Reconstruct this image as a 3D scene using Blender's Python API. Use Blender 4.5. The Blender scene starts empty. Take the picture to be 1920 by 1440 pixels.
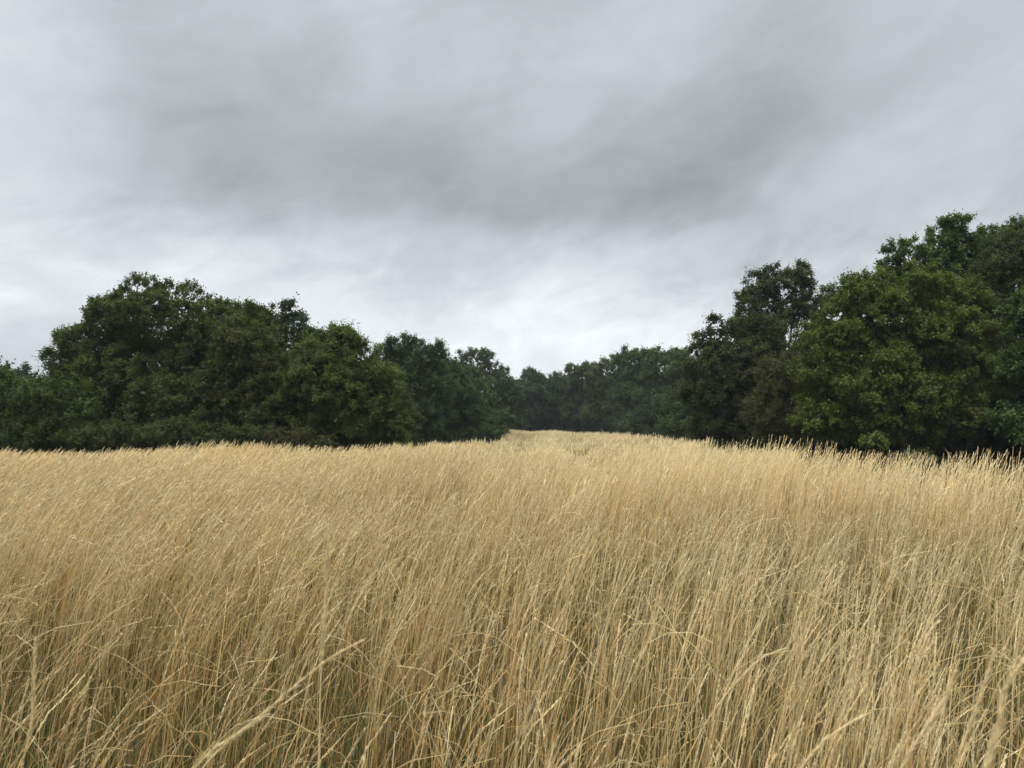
import bpy, math, time
import numpy as np
from mathutils import Vector, Matrix

C = bpy.context.scene.collection
RAD = math.radians

# ------------------------------------------------------------------ camera
F = 1331.0                      # focal length in photograph pixels (1920 wide)
HY = 797.0                      # image row of the true horizon
EYE = 1.5
PITCH = math.atan((HY - 720.0) / F)
cam_d = bpy.data.cameras.new('camera')
cam = bpy.data.objects.new('camera', cam_d)
C.objects.link(cam)
cam.location = (0, 0, EYE)
cam.rotation_euler = (RAD(90) + PITCH, 0, 0)
cam_d.sensor_width = 36.0
cam_d.lens = 36.0 * F / 1920.0
cam_d.clip_start = 0.05
cam_d.clip_end = 6000
cam_d.dof.use_dof = True
cam_d.dof.focus_distance = 4.5
cam_d.dof.aperture_fstop = 9.0
bpy.context.scene.camera = cam


def ray(px, py):
    """direction through a photograph pixel, scaled so that y = 1"""
    x = (px - 960.0) / F
    u = (720.0 - py) / F
    c, s = math.cos(PITCH), math.sin(PITCH)
    y = c - u * s
    z = s + u * c
    return x / y, z / y


def at(px, py, D):
    x, z = ray(px, py)
    return np.array([x * D, D, EYE + z * D])


# ------------------------------------------------------------------ world and sun
sc = bpy.context.scene
world = bpy.data.worlds.new('World')
sc.world = world
world.use_nodes = True
nt = world.node_tree
for n in list(nt.nodes):
    nt.nodes.remove(n)
SUN_EL, SUN_AZ = RAD(52), RAD(205)      # azimuth clockwise from +Y: high, behind the camera


class NB:
    """tiny node builder"""
    def __init__(self, nt):
        self.nt = nt

    def n(self, kind, **kw):
        nd = self.nt.nodes.new(kind)
        ins = kw.pop('ins', {})
        for k, v in kw.items():
            setattr(nd, k, v)
        for k, v in ins.items():
            self.put(nd.inputs[k], v)
        return nd

    def put(self, sock, v):
        if isinstance(v, bpy.types.NodeSocket):
            self.nt.links.new(v, sock)
        else:
            sock.default_value = v

    def m(self, op, a, b=0.0, c=0.0, clamp=False):
        nd = self.nt.nodes.new('ShaderNodeMath')
        nd.operation = op
        nd.use_clamp = clamp
        self.put(nd.inputs[0], a)
        self.put(nd.inputs[1], b)
        if len(nd.inputs) > 2:
            self.put(nd.inputs[2], c)
        return nd.outputs[0]

    def vm(self, op, a, b=(0, 0, 0)):
        nd = self.nt.nodes.new('ShaderNodeVectorMath')
        nd.operation = op
        self.put(nd.inputs[0], a)
        self.put(nd.inputs[1], b)
        return nd.outputs['Value'] if op in ('LENGTH', 'DOT_PRODUCT') else nd.outputs['Vector']

    def ramp(self, fac, pts, interp='LINEAR'):
        nd = self.nt.nodes.new('ShaderNodeValToRGB')
        nd.color_ramp.interpolation = interp
        e = nd.color_ramp.elements
        while len(e) < len(pts):
            e.new(0.5)
        for q, (p, c) in zip(e, pts):
            q.position = p
            q.color = (*c, 1)
        self.put(nd.inputs[0], fac)
        return nd.outputs[0]


W = NB(nt)
tc = W.n('ShaderNodeTexCoord')
dirv = tc.outputs['Generated']
sep = W.n('ShaderNodeSeparateXYZ', ins={0: dirv})
dx, dy, dz = sep.outputs
az = W.m('ARCTAN2', dx, dy)
el = W.m('ARCSINE', dz)
ae = W.n('ShaderNodeCombineXYZ', ins={0: az, 1: el, 2: 0.0}).outputs[0]
# the cloud layer seen in perspective: a plane overhead
zz = W.m('ADD', W.m('MAXIMUM', dz, 0.0), 0.26)
pl = W.n('ShaderNodeCombineXYZ', ins={0: W.m('DIVIDE', dx, zz), 1: W.m('DIVIDE', dy, zz), 2: 0.0}).outputs[0]


def noise(vec, scale, detail=5.0, rough=0.5, dist=0.0, off=(0, 0, 0)):
    v = W.vm('ADD', vec, off)
    return W.n('ShaderNodeTexNoise', ins={'Vector': v, 'Scale': scale, 'Detail': detail,
                                          'Roughness': rough, 'Distortion': dist})


warp = noise(ae, 2.6, 7, 0.55, 0.3, (3.1, 7.7, 0)).outputs['Color']
warp = W.vm('SUBTRACT', warp, (0.5, 0.5, 0.5))
aew = W.vm('ADD', ae, W.vm('MULTIPLY', warp, (0.30, 0.15, 0)))


def blob(px, py, rx, ry, w, tilt=0.0):
    x, z = ray(px, py)
    a = math.atan(x)
    e = math.atan(z / math.hypot(x, 1))
    v = W.vm('SUBTRACT', aew, (a, e, 0))
    if tilt:
        rot = W.n('ShaderNodeVectorRotate', rotation_type='Z_AXIS', ins={'Vector': v, 'Angle': RAD(tilt)})
        v = rot.outputs[0]
    v = W.vm('MULTIPLY', v, (F / rx, F / ry, 0))
    mr = W.n('ShaderNodeMapRange', interpolation_type='SMOOTHERSTEP',
             ins={'Value': W.vm('LENGTH', v), 'From Min': 0.0, 'From Max': 1.0, 'To Min': 1.0, 'To Max': 0.0})
    return W.m('MULTIPLY', mr.outputs[0], w)


BLOBS = [  # photo px, py, radii px, weight, tilt degrees : brighter and darker parts of the overcast
    (700, 350, 950, 130, -0.055, 4), (-80, 140, 400, 300, 0.24, 0), (60, 560, 620, 190, 0.20, 0), (560, 600, 700, 160, 0.16, 0),
    (1050, 650, 460, 180, 0.30, 0), (1000, 690, 900, 110, 0.10, 0), (1050, 560, 260, 90, 0.06, 20), (1300, 650, 360, 110, 0.12, -20),
    (620, 250, 850, 260, -0.065, 4), (1050, 330, 850, 230, -0.060, -6), (1520, 260, 650, 230, -0.055, -15), (1400, 150, 500, 200, -0.04, -30), (1150, 410, 420, 120, -0.08, -8),
    (1420, 170, 420, 170, -0.05, -35), (730, 60, 130, 200, 0.08, -20), (1150, 110, 460, 110, 0.05, -38),
    (1830, 230, 420, 110, 0.05, -28), (960, 320, 1500, 190, -0.055, 0), (1650, 320, 300, 70, 0.04, -25), (1480, 350, 130, 40, 0.05, -40),
    (1500, 470, 520, 80, -0.05, -8), (350, 380, 500, 90, -0.05, 0), (1900, 40, 420, 120, 0.05, -30),
    (1600, 560, 300, 120, 0.07, 0), (650, 520, 170, 60, 0.05, 20), (1000, 475, 420, 60, 0.05, 0),
    (880, 750, 900, 80, 0.06, 0), (1900, 560, 300, 200, 0.05, 0), (1180, 555, 200, 70, -0.05, -10),
]
val = 0.505
acc = None
for b in BLOBS:
    t = blob(*b)
    acc = t if acc is None else W.m('ADD', acc, t)
val = W.m('ADD', W.m('MULTIPLY', acc, 0.70), 0.52)
lay = W.n('ShaderNodeVectorRotate', rotation_type='Z_AXIS', ins={'Vector': ae, 'Angle': RAD(-14)}).outputs[0]
lay = W.vm('MULTIPLY', lay, (1.0, 2.0, 1.0))
n1 = noise(lay, 1.9, 7, 0.52, 0.35, (0.4, 2.2, 0)).outputs['Fac']
n2 = noise(lay, 5.5, 8, 0.56, 0.5, (5.4, 1.2, 0)).outputs['Fac']
n3 = noise(lay, 12.0, 7, 0.62, 0.8, (1.4, 8.2, 0)).outputs['Fac']
low = W.n('ShaderNodeMapRange', interpolation_type='SMOOTHSTEP',
          ins={'Value': dz, 'From Min': 0.16, 'From Max': 0.34, 'To Min': 1.0, 'To Max': 0.35}).outputs[0]
val = W.m('ADD', val, W.m('MULTIPLY', W.m('SUBTRACT', n1, 0.5), 0.17))
rag = W.n('ShaderNodeMapRange', interpolation_type='SMOOTHSTEP', ins={'Value': n2, 'From Min': 0.40, 'From Max': 0.58, 'To Min': -0.5, 'To Max': 0.5}).outputs[0]
val = W.m('ADD', val, W.m('MULTIPLY', W.m('MULTIPLY', rag, 0.075), low))
val = W.m('ADD', val, W.m('MULTIPLY', W.m('MULTIPLY', W.m('SUBTRACT', n2, 0.5), 0.16), low))
val = W.m('ADD', val, W.m('MULTIPLY', W.m('MULTIPLY', W.m('SUBTRACT', n3, 0.5), 0.25), low))
sw = W.n('ShaderNodeSeparateXYZ', ins={0: aew}).outputs
edge_ = W.m('SUBTRACT', sw[1], W.m('SUBTRACT', 0.262, W.m('MULTIPLY', sw[0], 0.03)))
shelf = W.n('ShaderNodeMapRange', interpolation_type='SMOOTHSTEP',
            ins={'Value': edge_, 'From Min': -0.045, 'From Max': 0.03, 'To Min': 0.075, 'To Max': 0.0}).outputs[0]
val = W.m('ADD', val, shelf)
# an overcast sky is two to three times as bright overhead as low down
zen = W.n('ShaderNodeMapRange', interpolation_type='SMOOTHSTEP',
          ins={'Value': dz, 'From Min': 0.53, 'From Max': 0.88, 'To Min': 0.0, 'To Max': 2.0})
val = W.m('ADD', val, zen.outputs[0])
tint = W.n('ShaderNodeMapRange', ins={'Value': val, 'From Min': 0.38, 'From Max': 0.8, 'To Min': 0.0, 'To Max': 1.0})
col = W.ramp(tint.outputs[0], [(0.0, (0.94, 0.997, 1.052)), (0.5, (0.94, 0.997, 1.052)), (1.0, (0.965, 1.0, 1.035))])
cc = W.n('ShaderNodeVectorMath', operation='SCALE')
W.put(cc.inputs[0], col)
W.put(cc.inputs['Scale'], val)
sky = W.n('ShaderNodeTexSky', sky_type='NISHITA')
sky.sun_disc = False
sky.sun_elevation = SUN_EL
sky.sun_rotation = SUN_AZ
bg_sky = W.n('ShaderNodeBackground', ins={'Color': sky.outputs[0], 'Strength': 0.05})
bg_cl = W.n('ShaderNodeBackground', ins={'Color': cc.outputs[0], 'Strength': 1.0})
mixb = W.n('ShaderNodeMixShader', ins={0: 0.95})
nt.links.new(bg_sky.outputs[0], mixb.inputs[1])
nt.links.new(bg_cl.outputs[0], mixb.inputs[2])
wo = W.n('ShaderNodeOutputWorld')
nt.links.new(mixb.outputs[0], wo.inputs[0])

sl = bpy.data.lights.new('sun', 'SUN')
sl.energy = 1.5
sl.angle = RAD(10)
sl.color = (1.0, 0.96, 0.88)
sun = bpy.data.objects.new('sun', sl)
C.objects.link(sun)
sdir = Vector((math.sin(SUN_AZ) * math.cos(SUN_EL), math.cos(SUN_AZ) * math.cos(SUN_EL), math.sin(SUN_EL)))
sun.rotation_euler = sdir.to_track_quat('Z', 'Y').to_euler()

vs = sc.view_settings
vs.view_transform = 'Standard'
vs.look = 'None'
vs.exposure = 0.2
vs.gamma = 1.0
vs.use_curve_mapping = False
sc.cycles.max_bounces = 6
sc.cycles.diffuse_bounces = 4
sc.cycles.glossy_bounces = 1
sc.cycles.transmission_bounces = 3
sc.cycles.transparent_max_bounces = 4
sc.cycles.volume_bounces = 0
sc.cycles.use_denoising = True
sc.cycles.denoiser = 'OPENIMAGEDENOISE'
sc.cycles.denoising_input_passes = 'RGB_ALBEDO_NORMAL'
sc.cycles.denoising_prefilter = 'ACCURATE'
sc.cycles.sample_clamp_indirect = 4.0

# ------------------------------------------------------------------ numpy helpers
rng = np.random.default_rng(11)


def vnoise(x, y, s, seed=0, oct=3):
    """smooth value noise in 0..1 over world x, y with feature size s metres"""
    tot = np.zeros(np.shape(x))
    amp, norm = 1.0, 0.0
    for o in range(oct):
        r = np.random.default_rng(seed * 31 + o + 5)
        lat = r.random((256, 256))
        u = np.asarray(x) / s * 2 ** o + 100.3
        v = np.asarray(y) / s * 2 ** o + 57.7
        iu, iv = np.floor(u).astype(int), np.floor(v).astype(int)
        fu, fv = u - iu, v - iv
        fu = fu * fu * (3 - 2 * fu)
        fv = fv * fv * (3 - 2 * fv)
        g = lambda a, b: lat[a % 256, b % 256]
        q = (g(iu, iv) * (1 - fu) + g(iu + 1, iv) * fu) * (1 - fv) + (g(iu, iv + 1) * (1 - fu) + g(iu + 1, iv + 1) * fu) * fv
        tot = tot + q * amp
        norm += amp
        amp *= 0.5
    return tot / norm


def sst(x, a, b):
    t = np.clip((x - a) / (b - a), 0, 1)
    return t * t * (3 - 2 * t)


def ground_z(x, y):
    r = np.hypot(x, y)
    z = 0.10 * (vnoise(x, y, 9.0, 3, 2) - 0.5) + 0.04 * (vnoise(x, y, 1.6, 4, 2) - 0.5)
    z = z * sst(r, 0.5, 3) * (1 - 0.6 * sst(r, 60, 140))
    # a slight swell at the far end of the meadow
    u = x / np.maximum(y, 0.5)
    z = z - 0.28 * sst(y, 12, 24) * sst(u, -0.22, -0.08) * (1 - sst(u, 0.20, 0.30)) * sst(y, 0, 1)
    return z


def make_mesh(name, V, n_per_face, cols=None, smooth=False):
    """V: (faces, n, 3) unshared corners -> mesh; cols (faces, n, 3) or (faces, 3)"""
    nf = V.shape[0]
    me = bpy.data.meshes.new(name)
    nv = nf * n_per_face
    me.vertices.add(nv)
    me.vertices.foreach_set('co', np.ascontiguousarray(V, dtype=np.float32).ravel())
    me.loops.add(nv)
    me.loops.foreach_set('vertex_index', np.arange(nv, dtype=np.int32))
    me.polygons.add(nf)
    me.polygons.foreach_set('loop_start', np.arange(0, nv, n_per_face, dtype=np.int32))
    if cols is not None:
        if cols.ndim == 2:
            cols = np.repeat(cols[:, None, :], n_per_face, axis=1)
        a = me.color_attributes.new('col', 'BYTE_COLOR', 'POINT')
        rgba = np.ones((nv, 4), np.float32)
        rgba[:, :3] = np.clip(cols.reshape(-1, 3), 0, 1)
        a.data.foreach_set('color', rgba.ravel())
    me.update(calc_edges=True)
    return me


def indexed_mesh(name, verts, faces, n_per_face, cols=None, smooth=False):
    me = bpy.data.meshes.new(name)
    nf = len(faces)
    me.vertices.add(len(verts))
    me.vertices.foreach_set('co', np.ascontiguousarray(verts, dtype=np.float32).ravel())
    me.loops.add(nf * n_per_face)
    me.loops.foreach_set('vertex_index', np.ascontiguousarray(faces, dtype=np.int32).ravel())
    me.polygons.add(nf)
    me.polygons.foreach_set('loop_start', np.arange(0, nf * n_per_face, n_per_face, dtype=np.int32))
    if smooth:
        me.polygons.foreach_set('use_smooth', np.ones(nf, dtype=bool))
    if cols is not None:
        a = me.color_attributes.new('col', 'BYTE_COLOR', 'POINT')
        rgba = np.ones((len(verts), 4), np.float32)
        rgba[:, :3] = np.clip(cols, 0, 1)
        a.data.foreach_set('color', rgba.ravel())
    me.update(calc_edges=True)
    return me


def link(name, data, mat=None, parent=None, **props):
    o = bpy.data.objects.new(name, data)
    C.objects.link(o)
    if mat is not None:
        data.materials.append(mat)
    if parent is not None:
        o.parent = parent
        o.matrix_parent_inverse = parent.matrix_basis.inverted()
    for k, v in props.items():
        o[k] = v
    return o


# ------------------------------------------------------------------ materials
def leaf_like(name, trans, rough, spec, tr_tint=(1, 1, 1), noise_amt=0.0):
    m = bpy.data.materials.new(name)
    m.use_nodes = True
    t = m.node_tree
    for n in list(t.nodes):
        t.nodes.remove(n)
    B = NB(t)
    at_ = B.n('ShaderNodeAttribute', attribute_name='col')
    c = at_.outputs['Color']
    if noise_amt:
        geo = B.n('ShaderNodeNewGeometry')
        nz = B.n('ShaderNodeTexNoise', ins={'Vector': geo.outputs['Position'], 'Scale': 60.0, 'Detail': 2.0})
        f = B.m('ADD', B.m('MULTIPLY', B.m('SUBTRACT', nz.outputs['Fac'], 0.5), noise_amt), 1.0)
        s = B.n('ShaderNodeVectorMath', operation='SCALE')
        B.put(s.inputs[0], c)
        B.put(s.inputs['Scale'], f)
        c = s.outputs[0]
    p = B.n('ShaderNodeBsdfPrincipled', ins={'Base Color': c, 'Roughness': rough, 'Specular IOR Level': spec})
    tt = B.vm('MULTIPLY', c, tr_tint)
    tr = B.n('ShaderNodeBsdfTranslucent', ins={'Color': tt})
    mx = B.n('ShaderNodeMixShader', ins={0: trans})
    t.links.new(p.outputs[0], mx.inputs[1])
    t.links.new(tr.outputs[0], mx.inputs[2])
    o = B.n('ShaderNodeOutputMaterial')
    t.links.new(mx.outputs[0], o.inputs[0])
    return m


M_LEAF = leaf_like('tree_leaves', 0.28, 0.6, 0.2, (1.5, 1.4, 0.45))
M_GRASS = leaf_like('dry_grass', 0.24, 0.6, 0.25, (1.0, 0.9, 0.7))
M_HEAD = leaf_like('grass_seed_head', 0.2, 0.7, 0.2, (1.0, 0.9, 0.7), 0.5)


def bark_material():
    m = bpy.data.materials.new('bark')
    m.use_nodes = True
    t = m.node_tree
    B = NB(t)
    p = t.nodes['Principled BSDF']
    geo = B.n('ShaderNodeNewGeometry')
    v = B.vm('MULTIPLY', geo.outputs['Position'], (9, 9, 2.2))
    nz = B.n('ShaderNodeTexNoise', ins={'Vector': v, 'Scale': 2.0, 'Detail': 6.0, 'Roughness': 0.65})
    c = B.ramp(nz.outputs['Fac'], [(0.3, (0.018, 0.015, 0.011)), (0.55, (0.036, 0.031, 0.023)), (0.8, (0.062, 0.062, 0.042))])
    B.put(p.inputs['Base Color'], c)
    p.inputs['Roughness'].default_value = 0.9
    bmp = B.n('ShaderNodeBump', ins={'Strength': 0.6, 'Distance': 0.03, 'Height': nz.outputs['Fac']})
    t.links.new(bmp.outputs[0], p.inputs['Normal'])
    return m


M_BARK = bark_material()


def ground_material():
    m = bpy.data.materials.new('meadow_soil')
    m.use_nodes = True
    t = m.node_tree
    B = NB(t)
    p = t.nodes['Principled BSDF']
    geo = B.n('ShaderNodeNewGeometry')
    P = geo.outputs['Position']
    n1 = B.n('ShaderNodeTexNoise', ins={'Vector': P, 'Scale': 0.8, 'Detail': 8.0, 'Roughness': 0.65})
    n2 = B.n('ShaderNodeTexNoise', ins={'Vector': P, 'Scale': 14.0, 'Detail': 6.0, 'Roughness': 0.7})
    f = B.m('ADD', B.m('MULTIPLY', n1.outputs['Fac'], 0.5), B.m('MULTIPLY', n2.outputs['Fac'], 0.5))
    c = B.ramp(f, [(0.3, (0.022, 0.026, 0.010)), (0.48, (0.042, 0.040, 0.017)), (0.62, (0.070, 0.056, 0.026)), (0.78, (0.12, 0.090, 0.045))])
    B.put(p.inputs['Base Color'], c)
    p.inputs['Roughness'].default_value = 0.95
    bmp = B.n('ShaderNodeBump', ins={'Strength': 0.8, 'Distance': 0.04, 'Height': n2.outputs['Fac']})
    t.links.new(bmp.outputs[0], p.inputs['Normal'])
    return m


# ------------------------------------------------------------------ ground
def build_ground():
    xs = np.concatenate([-np.geomspace(1500, 42, 20), np.linspace(-40, 40, 161), np.geomspace(42, 1500, 20)])
    ys = np.concatenate([-np.geomspace(1500, 12, 16), np.linspace(-10, 130, 241), np.geomspace(134, 3000, 20)])
    X, Y = np.meshgrid(xs, ys)
    Z = ground_z(X, Y)
    V = np.stack([X, Y, Z], -1).reshape(-1, 3)
    ny, nx = X.shape
    i = np.arange(ny - 1)[:, None] * nx + np.arange(nx - 1)[None, :]
    Fc = np.stack([i, i + 1, i + 1 + nx, i + nx], -1).reshape(-1, 4)
    link('ground', indexed_mesh('ground', V, Fc, 4, smooth=True), ground_material(), kind='structure')


build_ground()

# ------------------------------------------------------------------ the meadow of dry grass
EDGE_PX = [-600, -200, 0, 200, 560, 700, 785, 798, 900, 935, 950, 1060, 1110, 1200, 1250, 1285, 1330, 1440, 1500, 1700, 1920, 2300, 2700]
EDGE_D = [16, 17, 17.5, 17.8, 17.6, 17.3, 17.2, 27, 37, 44, 104, 94, 72, 48, 37, 27, 18, 14.5, 11.4, 10.3, 9.4, 9, 9]


def edge_d(x, y):
    return np.interp(960 + x / np.maximum(y, 0.3) * F, EDGE_PX, EDGE_D)


def track_mask(x, y):
    """two faint trodden lines running to the far end of the meadow"""
    c1 = np.interp(y, [10, 15.5, 22, 40, 74, 100], [-1.2, -0.5, -0.25, 0.3, 1.7, 2.6])
    c2 = np.interp(y, [8, 12.5, 20, 37, 60, 100], [1.7, 1.85, 2.2, 3.2, 5.2, 8.5])
    w1 = np.interp(y, [12, 18, 40, 100], [0.4, 0.75, 1.2, 2.2])
    w2 = np.interp(y, [9, 12, 40, 100], [0.25, 0.55, 1.2, 1.9])
    m1 = np.exp(-((x - c1) / w1) ** 2) * sst(y, 13, 18)
    m2 = np.exp(-((x - c2) / w2) ** 2) * sst(y, 9, 12.5)
    return np.maximum(m1, m2)


def height_field(x, y):
    h = 0.97 + 0.44 * (vnoise(x, y, 3.2, 21, 3) - 0.5)
    u = x / np.maximum(y, 0.5)
    # lower, greener hollow in the middle distance on the right, a taller stand behind it
    hol = np.exp(-((y - (4.9 + 0.8 * (vnoise(x, y, 2.5, 9) - 0.5))) / 0.95) ** 2) * sst(x, 0.7, 2.2)
    tall = sst(y, 6.0, 7.4) * (1 - sst(y, 16, 20)) * sst(u, 0.10, 0.3)
    h = h - 0.26 * hol + 0.04 * tall
    h = h + 0.07 * np.exp(-((y - 12) / 2.5) ** 2 - ((u - 0.33) / 0.07) ** 2)
    h = h + 0.06 * np.exp(-((y - 9.5) / 2.0) ** 2 - ((u - 0.68) / 0.06) ** 2)
    h = h - 0.20 * np.exp(-((x + 1.4) / 0.7) ** 2 - ((y - 6.4) / 0.8) ** 2)
    h = h - 0.10 * sst(-u, 0.45, 0.75) * sst(y, 10, 20)
    h = h * (1 - 0.62 * track_mask(x, y) * (1 - 0.8 * sst(y, 55, 80)))
    return h


def lean_field(x, y):
    """mean lean angle of the stems (radians): the wind has laid the left side over"""
    u = x / np.maximum(y, 0.5)
    a = 0.15 + 0.30 * sst(-u, 0.0, 0.6) * sst(y, 3.0, 7.5) + 0.20 * (vnoise(x, y, 2.0, 33, 3) - 0.5)
    return a


PALE = np.array([0.85, 0.70, 0.38])
GOLD = np.array([0.65, 0.43, 0.12])
GREY = np.array([0.52, 0.44, 0.25])
BROWN = np.array([0.36, 0.235, 0.12])
GREEN = np.array([0.092, 0.108, 0.036])
OLIVE = np.array([0.27, 0.25, 0.09])


def straw_colour(x, y, r, head=False):
    n = len(x)
    a = np.clip((vnoise(x, y, 2.3, 41, 3) - 0.5) * 3.2 + 0.50 + 0.2 * sst(-x / np.maximum(y, 0.5), 0.0, 0.4) * (1 - sst(y, 5, 9)) + r.normal(0, 0.28, n), 0, 1)[:, None]
    c = GOLD * a + PALE * (1 - a)
    b = np.clip((vnoise(x, y, 2.9, 44, 3) - 0.52) * 4.5 + r.normal(0, 0.25, n), 0, 0.85)[:, None]
    c = c * (1 - b) + GREY * b
    pb = np.clip((vnoise(x, y, 3.4, 47, 3) - 0.52) * 6.0 + 0.6 * track_mask(x, y), 0, 0.9)[:, None] * r.random((n, 1))
    c = c * (1 - pb) + BROWN * pb
    k = (r.random((n, 1)) < 0.14)
    c = np.where(k, BROWN, c)
    k = (r.random((n, 1)) < 0.12)
    c = np.where(k, np.array([0.60, 0.34, 0.09]), c)
    k = (r.random((n, 1)) < 0.12)
    c = np.where(k, np.array([0.92, 0.82, 0.58]), c)
    k = (r.random((n, 1)) < 0.06)
    c = np.where(k, OLIVE, c)
    c = c * r.uniform(0.50, 1.22, (n, 1)) * (0.70 + 0.60 * vnoise(x, y, 2.1, 52, 3))[:, None]
    return c


def bent_curve(base, height, lean_az, lean, bend, K, r, wob=0.0):
    """centre lines (N, K+1, 3) of stems that rise with a lean and nod more towards the tip"""
    N = len(base)
    t = np.linspace(0, 1, K + 1)
    seg = height[:, None] / K
    ang = lean[:, None] * (0.12 + 1.0 * t[None, :-1] ** 1.1) + bend[:, None] * t[None, :-1] ** 3.5
    azm = lean_az[:, None] + (np.cumsum(r.normal(0, 1, (N, K)), 1) * wob if wob else 0)
    d = np.stack([np.sin(ang) * np.cos(azm), np.sin(ang) * np.sin(azm), np.cos(ang)], -1) * seg[..., None]
    P = np.concatenate([np.zeros((N, 1, 3)), np.cumsum(d, 1)], 1) + base[:, None, :]
    return P


def ribbons(P, width, profile, side, c0, c1):
    """quads along centre lines; width (N,), profile (K+1,), side (N,3); colours from base to tip"""
    N, K1, _ = P.shape
    w = width[:, None] * profile[None, :] * 0.5
    A = P - side[:, None, :] * w[..., None]
    Bq = P + side[:, None, :] * w[..., None]
    Q = np.stack([A[:, :-1], Bq[:, :-1], Bq[:, 1:], A[:, 1:]], 2).reshape(-1, 4, 3)
    t = np.linspace(0, 1, K1)[None, :, None]
    cc_ = c0[:, None, :] * (1 - t) + c1[:, None, :] * t
    CQ = np.stack([cc_[:, :-1], cc_[:, :-1], cc_[:, 1:], cc_[:, 1:]], 2).reshape(-1, 4, 3)
    return Q, CQ


def side_vec(n, r, spread=0.9):
    yaw = r.normal(0, spread, n)
    return np.stack([np.cos(yaw), np.sin(yaw), np.zeros(n)], -1)


def spikelets(P, t0, n_sp, length, width, angle, col, r):
    """small pointed scales along the upper end of each stem"""
    N, K1, _ = P.shape
    t = t0 + (1 - t0) * (np.arange(n_sp)[None, :] + r.random((N, n_sp))) / n_sp
    t = np.clip(t, 0, 0.999)
    f = t * (K1 - 1)
    i = f.astype(int)
    fr = (f - i)[..., None]
    ar = np.arange(N)[:, None]
    p0, p1 = P[ar, i], P[ar, i + 1]
    base = p0 * (1 - fr) + p1 * fr
    ax = p1 - p0
    ax /= np.linalg.norm(ax, axis=-1, keepdims=True) + 1e-9
    rd = r.normal(0, 1, base.shape)
    rd -= (rd * ax).sum(-1, keepdims=True) * ax
    rd /= np.linalg.norm(rd, axis=-1, keepdims=True) + 1e-9
    taper = np.sin(np.clip((t - t0) / (1 - t0), 0.02, 1) * math.pi * 0.86 + 0.35)[..., None]
    L = length[:, None, None] * (0.45 + 0.55 * taper) * r.uniform(0.7, 1.25, taper.shape)
    an = angle * r.uniform(0.5, 1.5, taper.shape)
    d = ax * np.cos(an) + rd * np.sin(an)
    s = np.cross(d, rd)
    s /= np.linalg.norm(s, axis=-1, keepdims=True) + 1e-9
    wv = width[:, None, None] * 0.5
    a = base
    tip = base + d * L
    mid = base + d * L * 0.4
    Q = np.stack([a, mid + s * wv, tip, mid - s * wv], 2).reshape(-1, 4, 3)
    cc_ = (col[:, None, :] * r.uniform(0.75, 1.2, (N, n_sp, 1))).reshape(-1, 3)
    return Q, np.repeat(cc_[:, None, :], 4, 1)


def scatter(d0, d1, dens, r, umax=0.86):
    """points with given density (per m2) in the wedge of ground the picture can see"""
    # a margin at either side, so that the stand goes on past the frame
    mg = 2.2
    area = umax * (d1 * d1 - d0 * d0) + 2 * mg * (d1 - d0)
    n = int(area * dens)
    wmax = umax * d1 + mg
    y = r.uniform(d0, d1, n * 3)
    y = y[r.random(n * 3) * wmax < umax * y + mg][:n]
    n = len(y)
    x = r.uniform(-1, 1, n) * (umax * y + mg)
    k = y < edge_d(x, y) + r.normal(0, 0.25, n) * np.clip(y / 20, 0, 1)
    return x[k], y[k]


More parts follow.
